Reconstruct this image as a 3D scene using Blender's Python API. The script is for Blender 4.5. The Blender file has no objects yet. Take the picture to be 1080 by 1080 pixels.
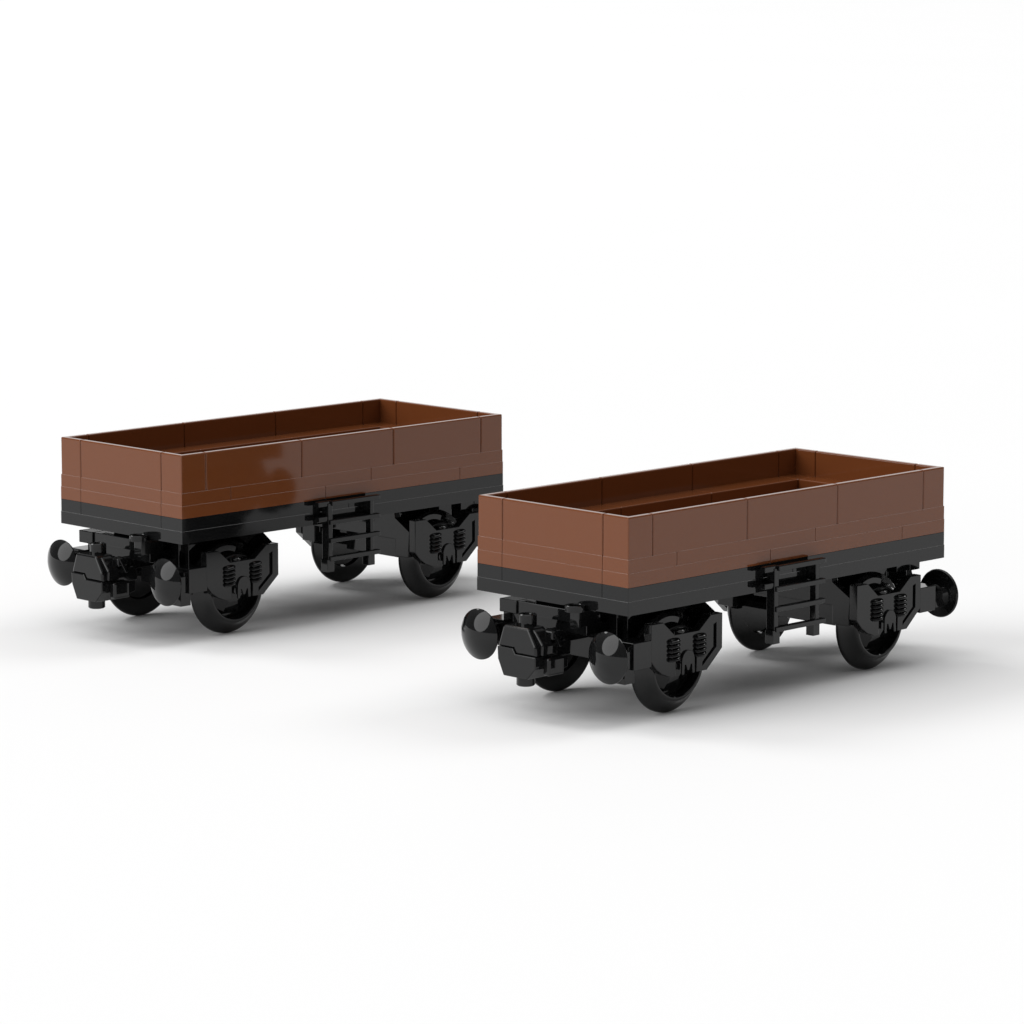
import bpy, bmesh, math
from mathutils import Vector, Matrix

# Two glossy brown toy goods wagons on a white studio floor.  Dimensions below are in millimetres.
MM = 0.001
GROUND = 25.85            # height of the wagon underside above the floor
L, W = 112.0, 48.0       # body length and width
CX, CY = L / 2, W / 2
scene = bpy.context.scene
col = scene.collection

# ------------------------------------------------------------------ materials
def plastic(name, rgb, rough=0.06, var=0.02, ior=1.42):
    m = bpy.data.materials.new(name); m.use_nodes = True
    nt = m.node_tree; b = nt.nodes['Principled BSDF']
    b.inputs['IOR'].default_value = ior
    tc = nt.nodes.new('ShaderNodeTexCoord')
    n1 = nt.nodes.new('ShaderNodeTexNoise'); n1.inputs['Scale'].default_value = 60; n1.inputs['Detail'].default_value = 3
    nt.links.new(tc.outputs['Object'], n1.inputs['Vector'])
    cr = nt.nodes.new('ShaderNodeMix'); cr.data_type = 'RGBA'
    cr.inputs['A'].default_value = (*[c * (1 - var) for c in rgb], 1)
    cr.inputs['B'].default_value = (*[c * (1 + var) for c in rgb], 1)
    nt.links.new(n1.outputs['Fac'], cr.inputs['Factor'])
    nt.links.new(cr.outputs['Result'], b.inputs['Base Color'])
    mr = nt.nodes.new('ShaderNodeMapRange')
    mr.inputs['To Min'].default_value = rough * 0.8; mr.inputs['To Max'].default_value = rough * 1.2
    nt.links.new(n1.outputs['Fac'], mr.inputs['Value'])
    nt.links.new(mr.outputs['Result'], b.inputs['Roughness'])
    return m

BROWN = plastic('reddish_brown_plastic', (0.160, 0.049, 0.0160))
BLACK = plastic('black_plastic', (0.0060, 0.0062, 0.0064), ior=1.40)

def floor_material():
    m = bpy.data.materials.new('matt_white_sweep'); m.use_nodes = True
    nt = m.node_tree; b = nt.nodes['Principled BSDF']
    n = nt.nodes.new('ShaderNodeTexNoise'); n.inputs['Scale'].default_value = 3
    tc = nt.nodes.new('ShaderNodeTexCoord'); nt.links.new(tc.outputs['Object'], n.inputs['Vector'])
    cr = nt.nodes.new('ShaderNodeMix'); cr.data_type = 'RGBA'
    cr.inputs['A'].default_value = (0.895, 0.895, 0.895, 1); cr.inputs['B'].default_value = (0.905, 0.905, 0.905, 1)
    nt.links.new(n.outputs['Fac'], cr.inputs['Factor']); nt.links.new(cr.outputs['Result'], b.inputs['Base Color'])
    b.inputs['Roughness'].default_value = 1.0
    b.inputs['Specular IOR Level'].default_value = 0.0
    return m

# ------------------------------------------------------------------ mesh helpers
class MB:
    """Collects solids (mm) and links them as one mesh object."""
    def __init__(s): s.bm = bmesh.new()
    def _merge(s, bm, bevel=0, seg=2, mat=None, smooth=False, angle=25, flat=False):
        if bevel:
            bmesh.ops.recalc_face_normals(bm, faces=bm.faces)
            es = [e for e in bm.edges if len(e.link_faces) == 2 and e.is_convex and e.calc_face_angle(0) > math.radians(angle)]
            if flat:      # moulded pieces sit flush: their bottom edges stay sharp
                zb = min(v.co.z for v in bm.verts) + 1e-4
                es = [e for e in es if not all(v.co.z < zb for v in e.verts)]
            bmesh.ops.bevel(bm, geom=es, offset=bevel, segments=seg, affect='EDGES', profile=0.5, clamp_overlap=True)
        bmesh.ops.recalc_face_normals(bm, faces=bm.faces)
        for f in bm.faces: f.smooth = smooth
        if smooth:
            for e in bm.edges:
                if len(e.link_faces) == 2 and e.calc_face_angle(0) > math.radians(32): e.smooth = False
        if mat is not None: bmesh.ops.transform(bm, matrix=mat, verts=bm.verts)
        me = bpy.data.meshes.new('tmp'); bm.to_mesh(me); bm.free()
        s.bm.from_mesh(me); bpy.data.meshes.remove(me)
        return s
    def box(s, x0, x1, y0, y1, z0, z1, bevel=0.15, seg=2, mat=None, flat=False):
        bm = bmesh.new()
        bmesh.ops.create_cube(bm, size=1)
        for v in bm.verts:
            v.co = Vector(((x0 + x1) / 2 + v.co.x * (x1 - x0), (y0 + y1) / 2 + v.co.y * (y1 - y0), (z0 + z1) / 2 + v.co.z * (z1 - z0)))
        return s._merge(bm, bevel, seg, mat, flat=flat)
    def prism(s, pts, a, b, axis='y', bevel=0.15, seg=2, mat=None, smooth=False, flat=False):
        """pts = outline in the plane across axis: (x,z) for y, (y,z) for x, (x,y) for z"""
        bm = bmesh.new()
        f = {'y': lambda p, t: (p[0], t, p[1]), 'x': lambda p, t: (t, p[0], p[1]), 'z': lambda p, t: (p[0], p[1], t)}[axis]
        va = [bm.verts.new(f(p, a)) for p in pts]; vb = [bm.verts.new(f(p, b)) for p in pts]
        bm.faces.new(va); bm.faces.new(vb[::-1])
        n = len(pts)
        for i in range(n): bm.faces.new((va[i], vb[i], vb[(i + 1) % n], va[(i + 1) % n]))
        return s._merge(bm, bevel, seg, mat, smooth, flat=flat)
    def lathe(s, prof, c, axis='y', n=64, mat=None, smooth=True):
        """prof = [(radius, position along axis)]; a closed loop unless it starts and ends on the axis"""
        bm = bmesh.new()
        rows = []
        for r, t in prof:
            if r < 1e-6:
                rows.append([bm.verts.new((0, 0, t))])
            else:
                rows.append([bm.verts.new((r * math.cos(2 * math.pi * k / n), r * math.sin(2 * math.pi * k / n), t)) for k in range(n)])
        loops = list(zip(rows, rows[1:]))
        if len(rows[0]) > 1: loops.append((rows[-1], rows[0]))
        for A, B in loops:
            for k in range(n):
                k2 = (k + 1) % n
                if len(A) == 1 and len(B) == 1: continue
                if len(A) == 1: bm.faces.new((A[0], B[k2], B[k]))
                elif len(B) == 1: bm.faces.new((A[k], A[k2], B[0]))
                else: bm.faces.new((A[k], A[k2], B[k2], B[k]))
        R = {'z': Matrix.Identity(4), 'x': Matrix.Rotation(math.pi / 2, 4, 'Y'), 'y': Matrix.Rotation(-math.pi / 2, 4, 'X')}[axis]
        M = Matrix.Translation(Vector(c)) @ R
        if mat is not None: M = mat @ M
        bmesh.ops.recalc_face_normals(bm, faces=bm.faces)
        return s._merge(bm, 0, 2, M, smooth)
    def ring(s, c, R, r, tilt=0.0, n=28, k=10):
        """a tilted coil lying about the vertical axis"""
        pr = [(R + r * math.cos(2 * math.pi * i / k), r * math.sin(2 * math.pi * i / k)) for i in range(k)]
        M = Matrix.Translation(Vector(c)) @ Matrix.Rotation(tilt, 4, 'Y') @ Matrix.Translation(-Vector(c))
        return s.lathe(pr, c, 'z', n, M)
    def arc(s, c, r0, r1, a0, a1, y0, y1, n=20, bevel=0.12):
        pts = [(c[0] + r1 * math.cos(a0 + (a1 - a0) * i / n), c[1] + r1 * math.sin(a0 + (a1 - a0) * i / n)) for i in range(n + 1)]
        pts += [(c[0] + r0 * math.cos(a1 + (a0 - a1) * i / n), c[1] + r0 * math.sin(a1 + (a0 - a1) * i / n)) for i in range(n + 1)]
        return s.prism(pts, y0, y1, 'y', bevel)
    def build(s, name, mat, parent=None, angle=32):
        """mm, wagon coordinates -> metres, about the wagon's own centre on the floor"""
        bmesh.ops.transform(s.bm, matrix=Matrix.Scale(MM, 4) @ Matrix.Translation((-CX, -CY, GROUND)), verts=s.bm.verts)
        me = bpy.data.meshes.new(name); s.bm.to_mesh(me); s.bm.free()
        me.materials.append(mat)
        o = bpy.data.objects.new(name, me); col.objects.link(o)
        if parent is not None: o.parent = parent
        return o

def cut(o, mb):
    """carve a solid out of a part for good"""
    c = mb.build('cutter', BLACK)
    md = o.modifiers.new('b', 'BOOLEAN'); md.operation = 'DIFFERENCE'; md.object = c; md.solver = 'EXACT'
    dg = bpy.context.evaluated_depsgraph_get(); dg.update()
    me = bpy.data.meshes.new_from_object(o.evaluated_get(dg)); me.name = o.name
    o.modifiers.clear(); o.data = me
    bpy.data.objects.remove(c)

def half_turn(o, parent=None):
    """a copy of a part, and of its sub-parts, turned half round the wagon's centre"""
    c = o.copy(); col.objects.link(c)
    c.parent = parent if parent is not None else o.parent
    if parent is None: c.matrix_basis = Matrix.Rotation(math.pi, 4, 'Z') @ o.matrix_basis
    for ch in list(o.children): half_turn(ch, c)
    return c
def shifted(o, dx, parent=None):
    c = o.copy(); col.objects.link(c)
    c.parent = parent if parent is not None else o.parent
    if parent is None: c.location.x += dx * MM
    for ch in list(o.children): shifted(ch, dx, c)
    return c
def copy_tree(o, parent=None):
    c = o.copy(); col.objects.link(c); c.parent = parent
    for ch in list(o.children): copy_tree(ch, c)
    return c

# ------------------------------------------------------------------ the wagon
def make_wagon():
    root = bpy.data.objects.new('goods_wagon', None); col.objects.link(root)
    root.empty_display_size = 0.02
    g = 0.06           # half of the gap between neighbouring pieces
    step = 0.07        # each course stands a hair proud of the one above it
    P = 3.2
    # --- black frame: one wide plate, then a course of narrow plates on it
    MB().box(-3 * step, L + 3 * step, -3 * step, W + 3 * step, 0, P - 0.003, 0.085, 3, flat=True).build('base_plate', BLACK, root)
    def course(z, cuts, mat, name, k):
        z0, z1, p = z, z + P - 0.003, k * step
        for side in (0, 1):
            xs = [-p] + cuts + [L + p]
            for a, b in zip(xs, xs[1:]):
                if side: a, b = L - b, L - a
                y0, y1 = (-p, 8 - g) if side == 0 else (40 + g, 48 + p)
                MB().box(a + g * (a > 0), b - g * (b < L), y0, y1, z0, z1, 0.085, 3, flat=True).build(name, mat, root)
        for x0, x1 in ((-p, 8 - g), (L - 8 + g, L + p)):
            MB().box(x0, x1, 8 + g, 40 - g, z0, z1, 0.085, 3, flat=True).build(name, mat, root)
    course(P, [56], BLACK, 'frame_plate', 2)
    course(2 * P, [48, 96], BROWN, 'wall_plate', 2)
    course(3 * P, [16, 64], BROWN, 'wall_plate', 1)
    MB().box(8 + g, L - 8 - g, 8 + g, 40 - g, P, 2 * P, 0.1).build('deck', BROWN, root)
    # --- the top course of thin wall panels with a foot inside
    z0, zl, z1, t = 4 * P, 5 * P, 4 * P + 9.6, 1.6
    def panel(x0, x1, y0, y1, walls, name):
        m = MB()
        # one solid: foot plus wall(s), as an L profile
        if walls == 'S': m.prism([(y0, z0), (y1, z0), (y1, zl), (y0 + t, zl), (y0 + t, z1), (y0, z1)], x0, x1, 'x', 0.32, 4, flat=True)
        if walls == 'N': m.prism([(y1, z0), (y0, z0), (y0, zl), (y1 - t, zl), (y1 - t, z1), (y1, z1)], x0, x1, 'x', 0.32, 4, flat=True)
        if walls == 'W': m.prism([(x0, z0), (x1, z0), (x1, zl), (x0 + t, zl), (x0 + t, z1), (x0, z1)], y0, y1, 'y', 0.32, 4, flat=True)
        if walls == 'E': m.prism([(x1, z0), (x0, z0), (x0, zl), (x1 - t, zl), (x1 - t, z1), (x1, z1)], y0, y1, 'y', 0.32, 4, flat=True)
        m.build(name, BROWN, root)
    for a in (8, 40, 72):
        panel(a + g, a + 32 - g, 0, 8 - g, 'S', 'wall_panel')
        panel(a + g, a + 32 - g, 40 + g, 48, 'N', 'wall_panel')
    panel(0, 8 - g, 8 + g, 40 - g, 'W', 'wall_panel')
    panel(L - 8 + g, L, 8 + g, 40 - g, 'E', 'wall_panel')
    for cx, sx in ((0, 1), (L, -1)):
        for cy, sy in ((0, 1), (W, -1)):
            e = 8 - g
            X = lambda v: cx + sx * v
            Y = lambda v: cy + sy * v
            # corner: L-shaped wall standing on a square foot
            bm = bmesh.new()
            def q(*vs): bm.faces.new([bm.verts.new(p) for p in vs])
            pts = [(0, 0), (e, 0), (e, t), (t, t), (t, e), (0, e)]
            up = [(X(a), Y(b), z1) for a, b in pts]
            q(*up)
            q(*[(X(a), Y(b), z0) for a, b in ((0, 0), (e, 0), (e, e), (0, e))])
            q(*[(X(a), Y(b), zl) for a, b in ((t, t), (e, t), (e, e), (t, e))])
            q((X(0), Y(0), z0), (X(e), Y(0), z0), (X(e), Y(0), z1), (X(0), Y(0), z1))
            q((X(0), Y(0), z0), (X(0), Y(e), z0), (X(0), Y(e), z1), (X(0), Y(0), z1))
            q((X(e), Y(0), z0), (X(e), Y(e), z0), (X(e), Y(e), zl), (X(e), Y(t), zl), (X(e), Y(t), z1), (X(e), Y(0), z1))
            q((X(0), Y(e), z0), (X(e), Y(e), z0), (X(e), Y(e), zl), (X(t), Y(e), zl), (X(t), Y(e), z1), (X(0), Y(e), z1))
            q((X(t), Y(t), zl), (X(e), Y(t), zl), (X(e), Y(t), z1), (X(t), Y(t), z1))
            q((X(t), Y(t), zl), (X(t), Y(e), zl), (X(t), Y(e), z1), (X(t), Y(t), z1))
            bmesh.ops.remove_doubles(bm, verts=bm.verts, dist=1e-4)
            m = MB(); m._merge(bm, 0.32, 4, flat=True); m.build('corner_panel', BROWN, root)

    # --- one axle end at x = AX on the near side; the other three are copies
    AX, ZC = 20.0, -13.9
    wy0, wy1 = 2.9, 7.2
    def wheel():
        m = MB()
        prof = [(7.8, wy0 + 0.2), (7.95, wy0 + 0.05), (8.2, wy0), (8.5, wy0 + 0.05), (8.8, wy0 + 0.25), (9.1, wy0 + 0.7), (9.5, wy0 + 1.4), (10.1, wy0 + 2.1), (10.9, wy0 + 2.75), (11.6, wy0 + 3.15), (11.85, wy0 + 3.35),
                (11.95, wy0 + 3.6), (11.95, wy1 - 0.3), (11.65, wy1), (7.6, wy1), (7.4, wy1 - 0.2), (7.4, wy1 - 0.6), (7.2, wy1 - 0.8), (1.6, wy1 - 0.8), (1.6, wy0 + 2.7), (7.4, wy0 + 2.7), (7.6, wy0 + 2.5)]
        m.lathe(prof, (AX, 0, ZC), 'y', 96)
        w = m.build('wheel', BLACK, root, 30)
        h = MB()
        # eight-sided hub with sloping faces inside the rim
        bm = bmesh.new()
        n = 8                              # shallow facets
        A = [bm.verts.new((AX + 7.3 * math.cos(2 * math.pi * (k + .5) / n), wy0 + 2.6, ZC + 7.3 * math.sin(2 * math.pi * (k + .5) / n))) for k in range(n)]
        B = [bm.verts.new((AX + 3.8 * math.cos(2 * math.pi * (k + .5) / n), wy0 + 1.3, ZC + 3.8 * math.sin(2 * math.pi * (k + .5) / n))) for k in range(n)]
        bm.faces.new(A); bm.faces.new(B[::-1])
        for k in range(n): bm.faces.new((A[k], A[(k + 1) % n], B[(k + 1) % n], B[k]))
        h._merge(bm, 0.15, 2)
        h.lathe([(0, wy0 - 0.6), (1.5, wy0 - 0.6), (1.5, wy0 + 1.4), (0, wy0 + 1.4)], (AX, 0, ZC), 'y', 24)
        h.build('hub', BLACK, w)
        return w
    def side_frame():
        y0, y1 = 0.3, 2.6
        out = [(-12, -3.1), (-8, -3.1), (-4.2, -6.4), (4.0, -6.4), (8, -3.3), (12, -3.3), (12, -11.5), (6.8, -16),
               (3.3, -16), (3.3, -12.2), (2.3, -12.2), (2.0, -13.4),
               (-2.0, -13.4), (-2.5, -12.4), (-3.7, -12.4), (-3.7, -16), (-5.6, -16), (-8.0, -15.1), (-10.2, -13.6), (-12, -11.6)]
        m = MB()
        m.prism([(AX + a, b) for a, b in out], y0, y1, 'y', 0.12)
        f = m.build('side_frame', BLACK, root)
        c = MB()
        grv = [(8.9, -5.6), (10.0, -5.2), (10.0, -11.0), (5.2, -14.9), (5.2, -13.9), (8.9, -10.8)]
        c.prism([(AX + a, b) for a, b in grv], y0 - 1, y0 + 0.9, 'y', 0)
        cut(f, c)
        for a in (-4.6, 4.2):
            c = MB(); c.box(AX + a - 1.8, AX + a + 1.6, y0 - 1, y0 + 1.1, -12.3, -7.4, 0); cut(f, c)
        b = MB()
        ring = [(2.1 * math.cos(math.pi * k / 12), -12.5 + 2.1 * math.sin(math.pi * k / 12)) for k in range(13)]
        leg = [(-2.1, -15.9), (-1.45, -15.9), (-1.15, -13.7), (-0.85, -13.7), (-0.25, -15.1), (0.25, -15.1), (0.85, -13.7), (1.15, -13.7), (1.45, -15.9), (2.1, -15.9)]
        b.prism([(AX + p, q) for p, q in ring + leg], y0 - 0.5, y0 + 0.02, 'y', 0.1)
        b.build('axle_box', BLACK, f)
        for a in (-4.6, 4.2):
            s = MB()
            for k in range(5): s.ring((AX + a, y0 + 0.4, -7.8 - 1.02 * k), 1.55, 0.40, -0.16)
            s.lathe([(0, -12.5), (1.0, -12.5), (1.0, -7.3), (0, -7.3)], (AX + a, y0 + 0.3, 0), 'z', 16)
            s.build('spring', BLACK, f)
        br = MB()
        br.lathe([(0, -6.7), (1.5, -6.7), (1.6, -6.6), (1.6, -5.9), (1.4, -5.7), (0, -5.7)], (AX - 1.0, 2.2, 0), 'z', 24)
        br.build('bolt', BLACK, f)
        gd = MB()
        gd.arc((AX - 3.6, -11.0), 7.2, 8.6, math.radians(66), math.radians(126), 2.58, 2.86, bevel=0.06)
        gd.build('lit_rim_arc', BLACK, f)  # added arc, stands in for the lit upper edge of the wheel rim
        return f
    w = wheel(); half_turn(w); w2 = shifted(w, 72); half_turn(w2)
    f = side_frame(); half_turn(f); f2 = shifted(f, 72); half_turn(f2)
    for x in (AX, AX + 72):
        a = MB(); a.lathe([(0, wy1 - 0.8), (1.55, wy1 - 0.8), (1.55, W - wy1 + 0.8), (0, W - wy1 + 0.8)], (x, 0, ZC), 'y', 24)
        a.build('axle', BLACK, root)
    # --- the black holder over each axle, with a toothed plate at either end
    for x in (AX, AX + 72):
        u = MB()
        ct = 0.0 if x < CX else -3.0
        ep = [(3, -13.3), (8, -13.3), (8, -8.8), (40, -8.8), (40, -13.3), (45, -13.3), (45, -6.4), (40, -3.0), (37, -0.03), (8.5, -0.03), (8, ct - 0.06), (2.5, ct - 3.3)]
        s_ = 1 if x < CX else -1
        e0 = x + s_ * 11                       # toothed plate towards the middle of the wagon, plain one towards its end
        u.prism(ep, e0 - 1, e0 + 1, 'x', 0.15)
        u.box(x - s_ * 11 - 1, x - s_ * 11 + 1, 11, 37, -8.6, -0.03, 0.15)
        u.box(x - 10.1, x + 10.1, 9.4, W - 9.4, -8.6, -0.03, 0.15)
        u.box(x - 4, x + 4, 12, W - 12, -15.6, -8.5, 0.15)
        u.build('axle_holder', BLACK, root)
    # --- buffer beam, buffers and coupling of the near end; the far end is a half-turned copy
    bb = MB()
    bb.box(-0.4, 7.9, 15.6, 40.0, -3.7, -0.8, 0.15)
    bb.box(-0.9, 3.0, 34.6, 40.1, -3.9, -0.75, 0.2)
    bb.box(0.6, 7.9, 13.5, 37.2, -6.3, -3.72, 0.15)
    bb.box(1.0, 7.9, 20, 28, -8.6, -6.2, 0.15)
    bb.box(-3.0, 4.0, 12.4, 15.3, -3.9, -0.2, 0.15)
    bb.lathe([(1.55, 0.0), (1.55, 1.4), (1.65, 1.5), (2.2, 1.5), (2.3, 1.4), (2.3, 0.0)], (-2.4, 14.3, -0.4), 'z', 32)
    B = bb.build('buffer_beam', BLACK, root); half_turn(B)
    for y in (3.4, 44.6):
        h = MB()
        R, sag, n = 6.0, 2.2, 14
        rs = (R * R + sag * sag) / (2 * sag)
        amax = math.asin((R - 0.25) / rs)
        prof = []
        x_rim = -3.2
        for i in range(n + 1):
            a = amax * i / n
            prof.append((rs * math.sin(a), x_rim - (rs * math.cos(a) - rs * math.cos(amax))))
        prof += [(5.98, x_rim + 0.18), (6.0, x_rim + 0.4), (5.8, x_rim + 0.75), (4.6, x_rim + 1.0), (3.2, x_rim + 1.35), (2.4, x_rim + 1.9), (2.4, x_rim + 3.2), (0, x_rim + 3.2)]
        h.lathe(prof, (0, y, -9.6), 'x', 72)
        b = h.build('buffer', BLACK, root, 40)
        k = MB()
        yb = (0.3, 6.2) if y < CY else (W - 6.2, W - 0.3)
        yc = (1.3, 6.5) if y < CY else (W - 6.5, W - 1.3)
        k.box(2.2, 8.2, yb[0], yb[1], -12.8, -6.6, 0.15)
        k.box(-1.8, 1.5, yb[0] + 0.4, yb[1] - 0.7, -12.4, -8.3, 0.15)
        k.box(1.3, 2.4, yb[0] + 0.9, yb[1] - 0.9, -12.0, -7.4, 0.15)
        if y < CY: k.box(0.3, 3.6, yc[0], yc[1], -16, -11.9, 0.15)
        k.build('buffer_block', BLACK, b)
        half_turn(b)
    c = MB()
    fx = -11.0
    # two half shells that meet in a stepped line, the lower one standing a little proud
    top = [(30.4, -9.23), (28.6, -4.2), (20.8, -4.2), (18.4, -8.2), (18.2, -10.43), (24.63, -10.43), (25.43, -9.23)]
    low = [(30.4, -9.25), (25.45, -9.25), (24.65, -10.45), (18.2, -10.45), (18.2, -13.2), (20.8, -15.9), (28.4, -15.9), (30.2, -12.2)]
    c.prism(top, fx, fx + 5.5, 'x', 0.45, 2)
    c.prism([(20.9, -4.5), (18.5, -8.3), (18.3, -10.3), (17.4, -10.3), (17.2, -7.8), (19.6, -4.9)], fx + 1.2, fx + 4.8, 'x', 0.35, 2)
    c.prism(low, fx - 0.25, fx + 7.0, 'x', 0.22, 2)
    c.box(fx + 2.4, fx + 7.6, 16.4, 18.5, -15.0, -10.7, 0.6, 3)
    c.box(fx + 6.3, 1.0, 21, 27, -12.5, -6.5, 0.3)
    c.box(fx + 4.6, 0.5, 18.3, 21.5, -11.4, -7.6, 0.45)
    c.box(-6.6, -3.4, 17.4, 20.6, -7.0, -4.9, 0.35)
    c.prism([(-6.4, -5.0), (-5.4, -5.0), (-3.2, -8.6), (-4.2, -8.9)], 17.2, 19.0, 'y', 0.2)
    c.prism([(-6, -5.0), (-1, -5.6), (-0.5, -8.4), (-3, -7.2)], 19.0, 20.6, 'y', 0.3)
    c.prism([(fx + 6.0, -10.8), (0.5, -10.8), (0.5, -14.2), (fx + 8.2, -15.2), (fx + 6.0, -14.0)], 19.2, 28.8, 'y', 0.3)
    cc = c.build('coupling', BLACK, root)
    p = MB()
    p.lathe([(0, -18.1), (1.9, -18.1), (2.15, -17.85), (2.15, -15.6), (0, -15.6)], (fx + 3.0, 24.4, 0), 'z', 32)
    p.lathe([(0, -4.4), (2.1, -4.4), (2.1, -1.9), (1.9, -1.7), (1.2, -1.7), (1.1, -2.1), (0, -2.1)], (fx + 4.2, 25.0, 0), 'z', 32)
    p.build('coupling_pin', BLACK, cc)
    half_turn(cc)

    # --- step ladder hung on the middle of each side
    lad = MB()
    yf = -3.2
    lad.box(46.1, 47.6, yf, -0.7, -9.6, 5.6, 0.12)
    lad.box(45.5, 47.9, yf - 0.2, -0.9, -12.2, -8.9, 0.12)
    lad.box(60.7, 62.0, yf, -1.3, -9.6, 5.6, 0.12)
    lad.box(59.9, 62.2, yf - 0.1, -1.0, -12.1, -9.0, 0.12)
    for z in (4.9, 1.0):
        lad.box(43.0, 47.9, yf + 0.25, -1.4, z, z + 1.3, 0.12)
        lad.box(45.0, 47.5, -1.6, -0.3, z, z + 1.2, 0.1)
    lad.box(60.9, 61.9, -1.6, -0.3, 1.0, 5.5, 0.1)
    lo = lad.build('ladder', BLACK, root)
    for z in (6.15, 1.3, -3.45, -8.2):
        r = MB(); r.box(46.4 if z < 6 else 47.2, 63.8, yf - 0.5, yf + 1.0, z - 1.2, z, 0.15); r.build('rung', BLACK, lo)
    half_turn(lo)
    return root

front = make_wagon()
front['category'] = 'toy wagon'
front['group'] = 'pair of brown open toy goods wagons'
front['label'] = 'brown open toy wagon nearer at the right, standing fully in view before the other'
back = copy_tree(front)
back['label'] = 'brown open toy wagon farther back at left, its right end hidden behind the nearer one'
def place(o, x, y, rz):
    """x, y = where the wagon's near left bottom corner stands, mm"""
    c, s = math.cos(rz), math.sin(rz)
    o.location = ((x + c * CX - s * CY) * MM, (y + s * CX + c * CY) * MM, 0)
    o.rotation_euler = (0, 0, rz)
place(front, 0, 0, 0)
place(back, -6.9, 146.1, -0.0033)

# ------------------------------------------------------------------ floor
me = bpy.data.meshes.new('floor')
s = 60.0
me.from_pydata([(-s, -s, 0), (s, -s, 0), (s, s, 0), (-s, s, 0)], [], [(0, 1, 2, 3)])
me.materials.append(floor_material())
fl = bpy.data.objects.new('floor', me); col.objects.link(fl)
fl['kind'] = 'structure'; fl['label'] = 'seamless matt white studio floor under both wagons'; fl['category'] = 'floor'

# ------------------------------------------------------------------ light: a soft white studio and one big round softbox, plus added accent lamps
WORLD_LOW, WORLD_TOP, LOBE, KEY, BACK, END, SIDE = 0.13, 1.70, 4.5, 3.1, 0.8, 5.6, 3.4
world = bpy.data.worlds.new('World'); scene.world = world; world.use_nodes = True
nt = world.node_tree; bg = nt.nodes['Background']
bg.inputs['Color'].default_value = (1, 1, 1, 1)
tc = nt.nodes.new('ShaderNodeTexCoord'); dp = nt.nodes.new('ShaderNodeVectorMath'); dp.operation = 'DOT_PRODUCT'
dp.inputs[1].default_value = Vector((0.0, 0.06, 1.0)).normalized()     # the tent of light is brightest overhead
mr = nt.nodes.new('ShaderNodeMapRange'); mr.clamp = True
mr.inputs['From Min'].default_value = 0; mr.inputs['From Max'].default_value = 1
mr.inputs['To Min'].default_value = WORLD_LOW; mr.inputs['To Max'].default_value = WORLD_TOP
cl = nt.nodes.new('ShaderNodeMath'); cl.operation = 'MAXIMUM'; cl.inputs[1].default_value = 0
pw = nt.nodes.new('ShaderNodeMath'); pw.operation = 'POWER'; pw.inputs[1].default_value = LOBE
nt.links.new(tc.outputs['Generated'], dp.inputs[0]); nt.links.new(dp.outputs['Value'], cl.inputs[0])
nt.links.new(cl.outputs[0], pw.inputs[0]); nt.links.new(pw.outputs[0], mr.inputs['Value'])
nt.links.new(mr.outputs['Result'], bg.inputs['Strength'])
tgt = Vector((0.03, 0.07, 0.02))
def softbox(d, half, radiance, dist=25.0):
    d = Vector(d).normalized()
    ld = bpy.data.lights.new('softbox', 'AREA'); ld.shape = 'DISK'; ld.size = 2 * dist * math.tan(math.radians(half))
    ld.energy = radiance * math.pi * math.pi * (ld.size / 2) ** 2
    lo = bpy.data.objects.new('softbox', ld); col.objects.link(lo)
    lo.location = tgt + d * dist
    lo.rotation_euler = d.to_track_quat('Z', 'Y').to_euler()
softbox((-0.85, 0.33, 0.43), 25, KEY)
softbox((0.62, 0.62, 0.28), 15, BACK)  # added lamp, puts highlights on the top rims of the walls
softbox((-0.17, 0.70, 0.70), 11, END)  # added lamp, makes the seam bevels of the end faces shine
softbox((0.70, -0.16, 0.70), 12, SIDE)  # added lamp, brightens the seam bevels along the long sides

# ------------------------------------------------------------------ camera
cam = bpy.data.cameras.new('camera'); co = bpy.data.objects.new('camera', cam); col.objects.link(co)
yaw, pitch = 0.7859, -0.1558
co.location = (-629.2678 * MM, -593.0493 * MM, (159.4547 + GROUND) * MM)
fwd = Vector((math.cos(yaw) * math.cos(pitch), math.sin(yaw) * math.cos(pitch), math.sin(pitch)))
co.rotation_euler = fwd.to_track_quat('-Z', 'Y').to_euler()
cam.sensor_width = 36; cam.sensor_fit = 'HORIZONTAL'; cam.lens = 4131.4 / 1080 * 36
cam.clip_start = 0.02; cam.clip_end = 200
scene.camera = co

vs = scene.view_settings
vs.view_transform = 'Standard'; vs.look = 'None'; vs.exposure = 0; vs.gamma = 1; vs.use_curve_mapping = False
scene.cycles.max_bounces = 10
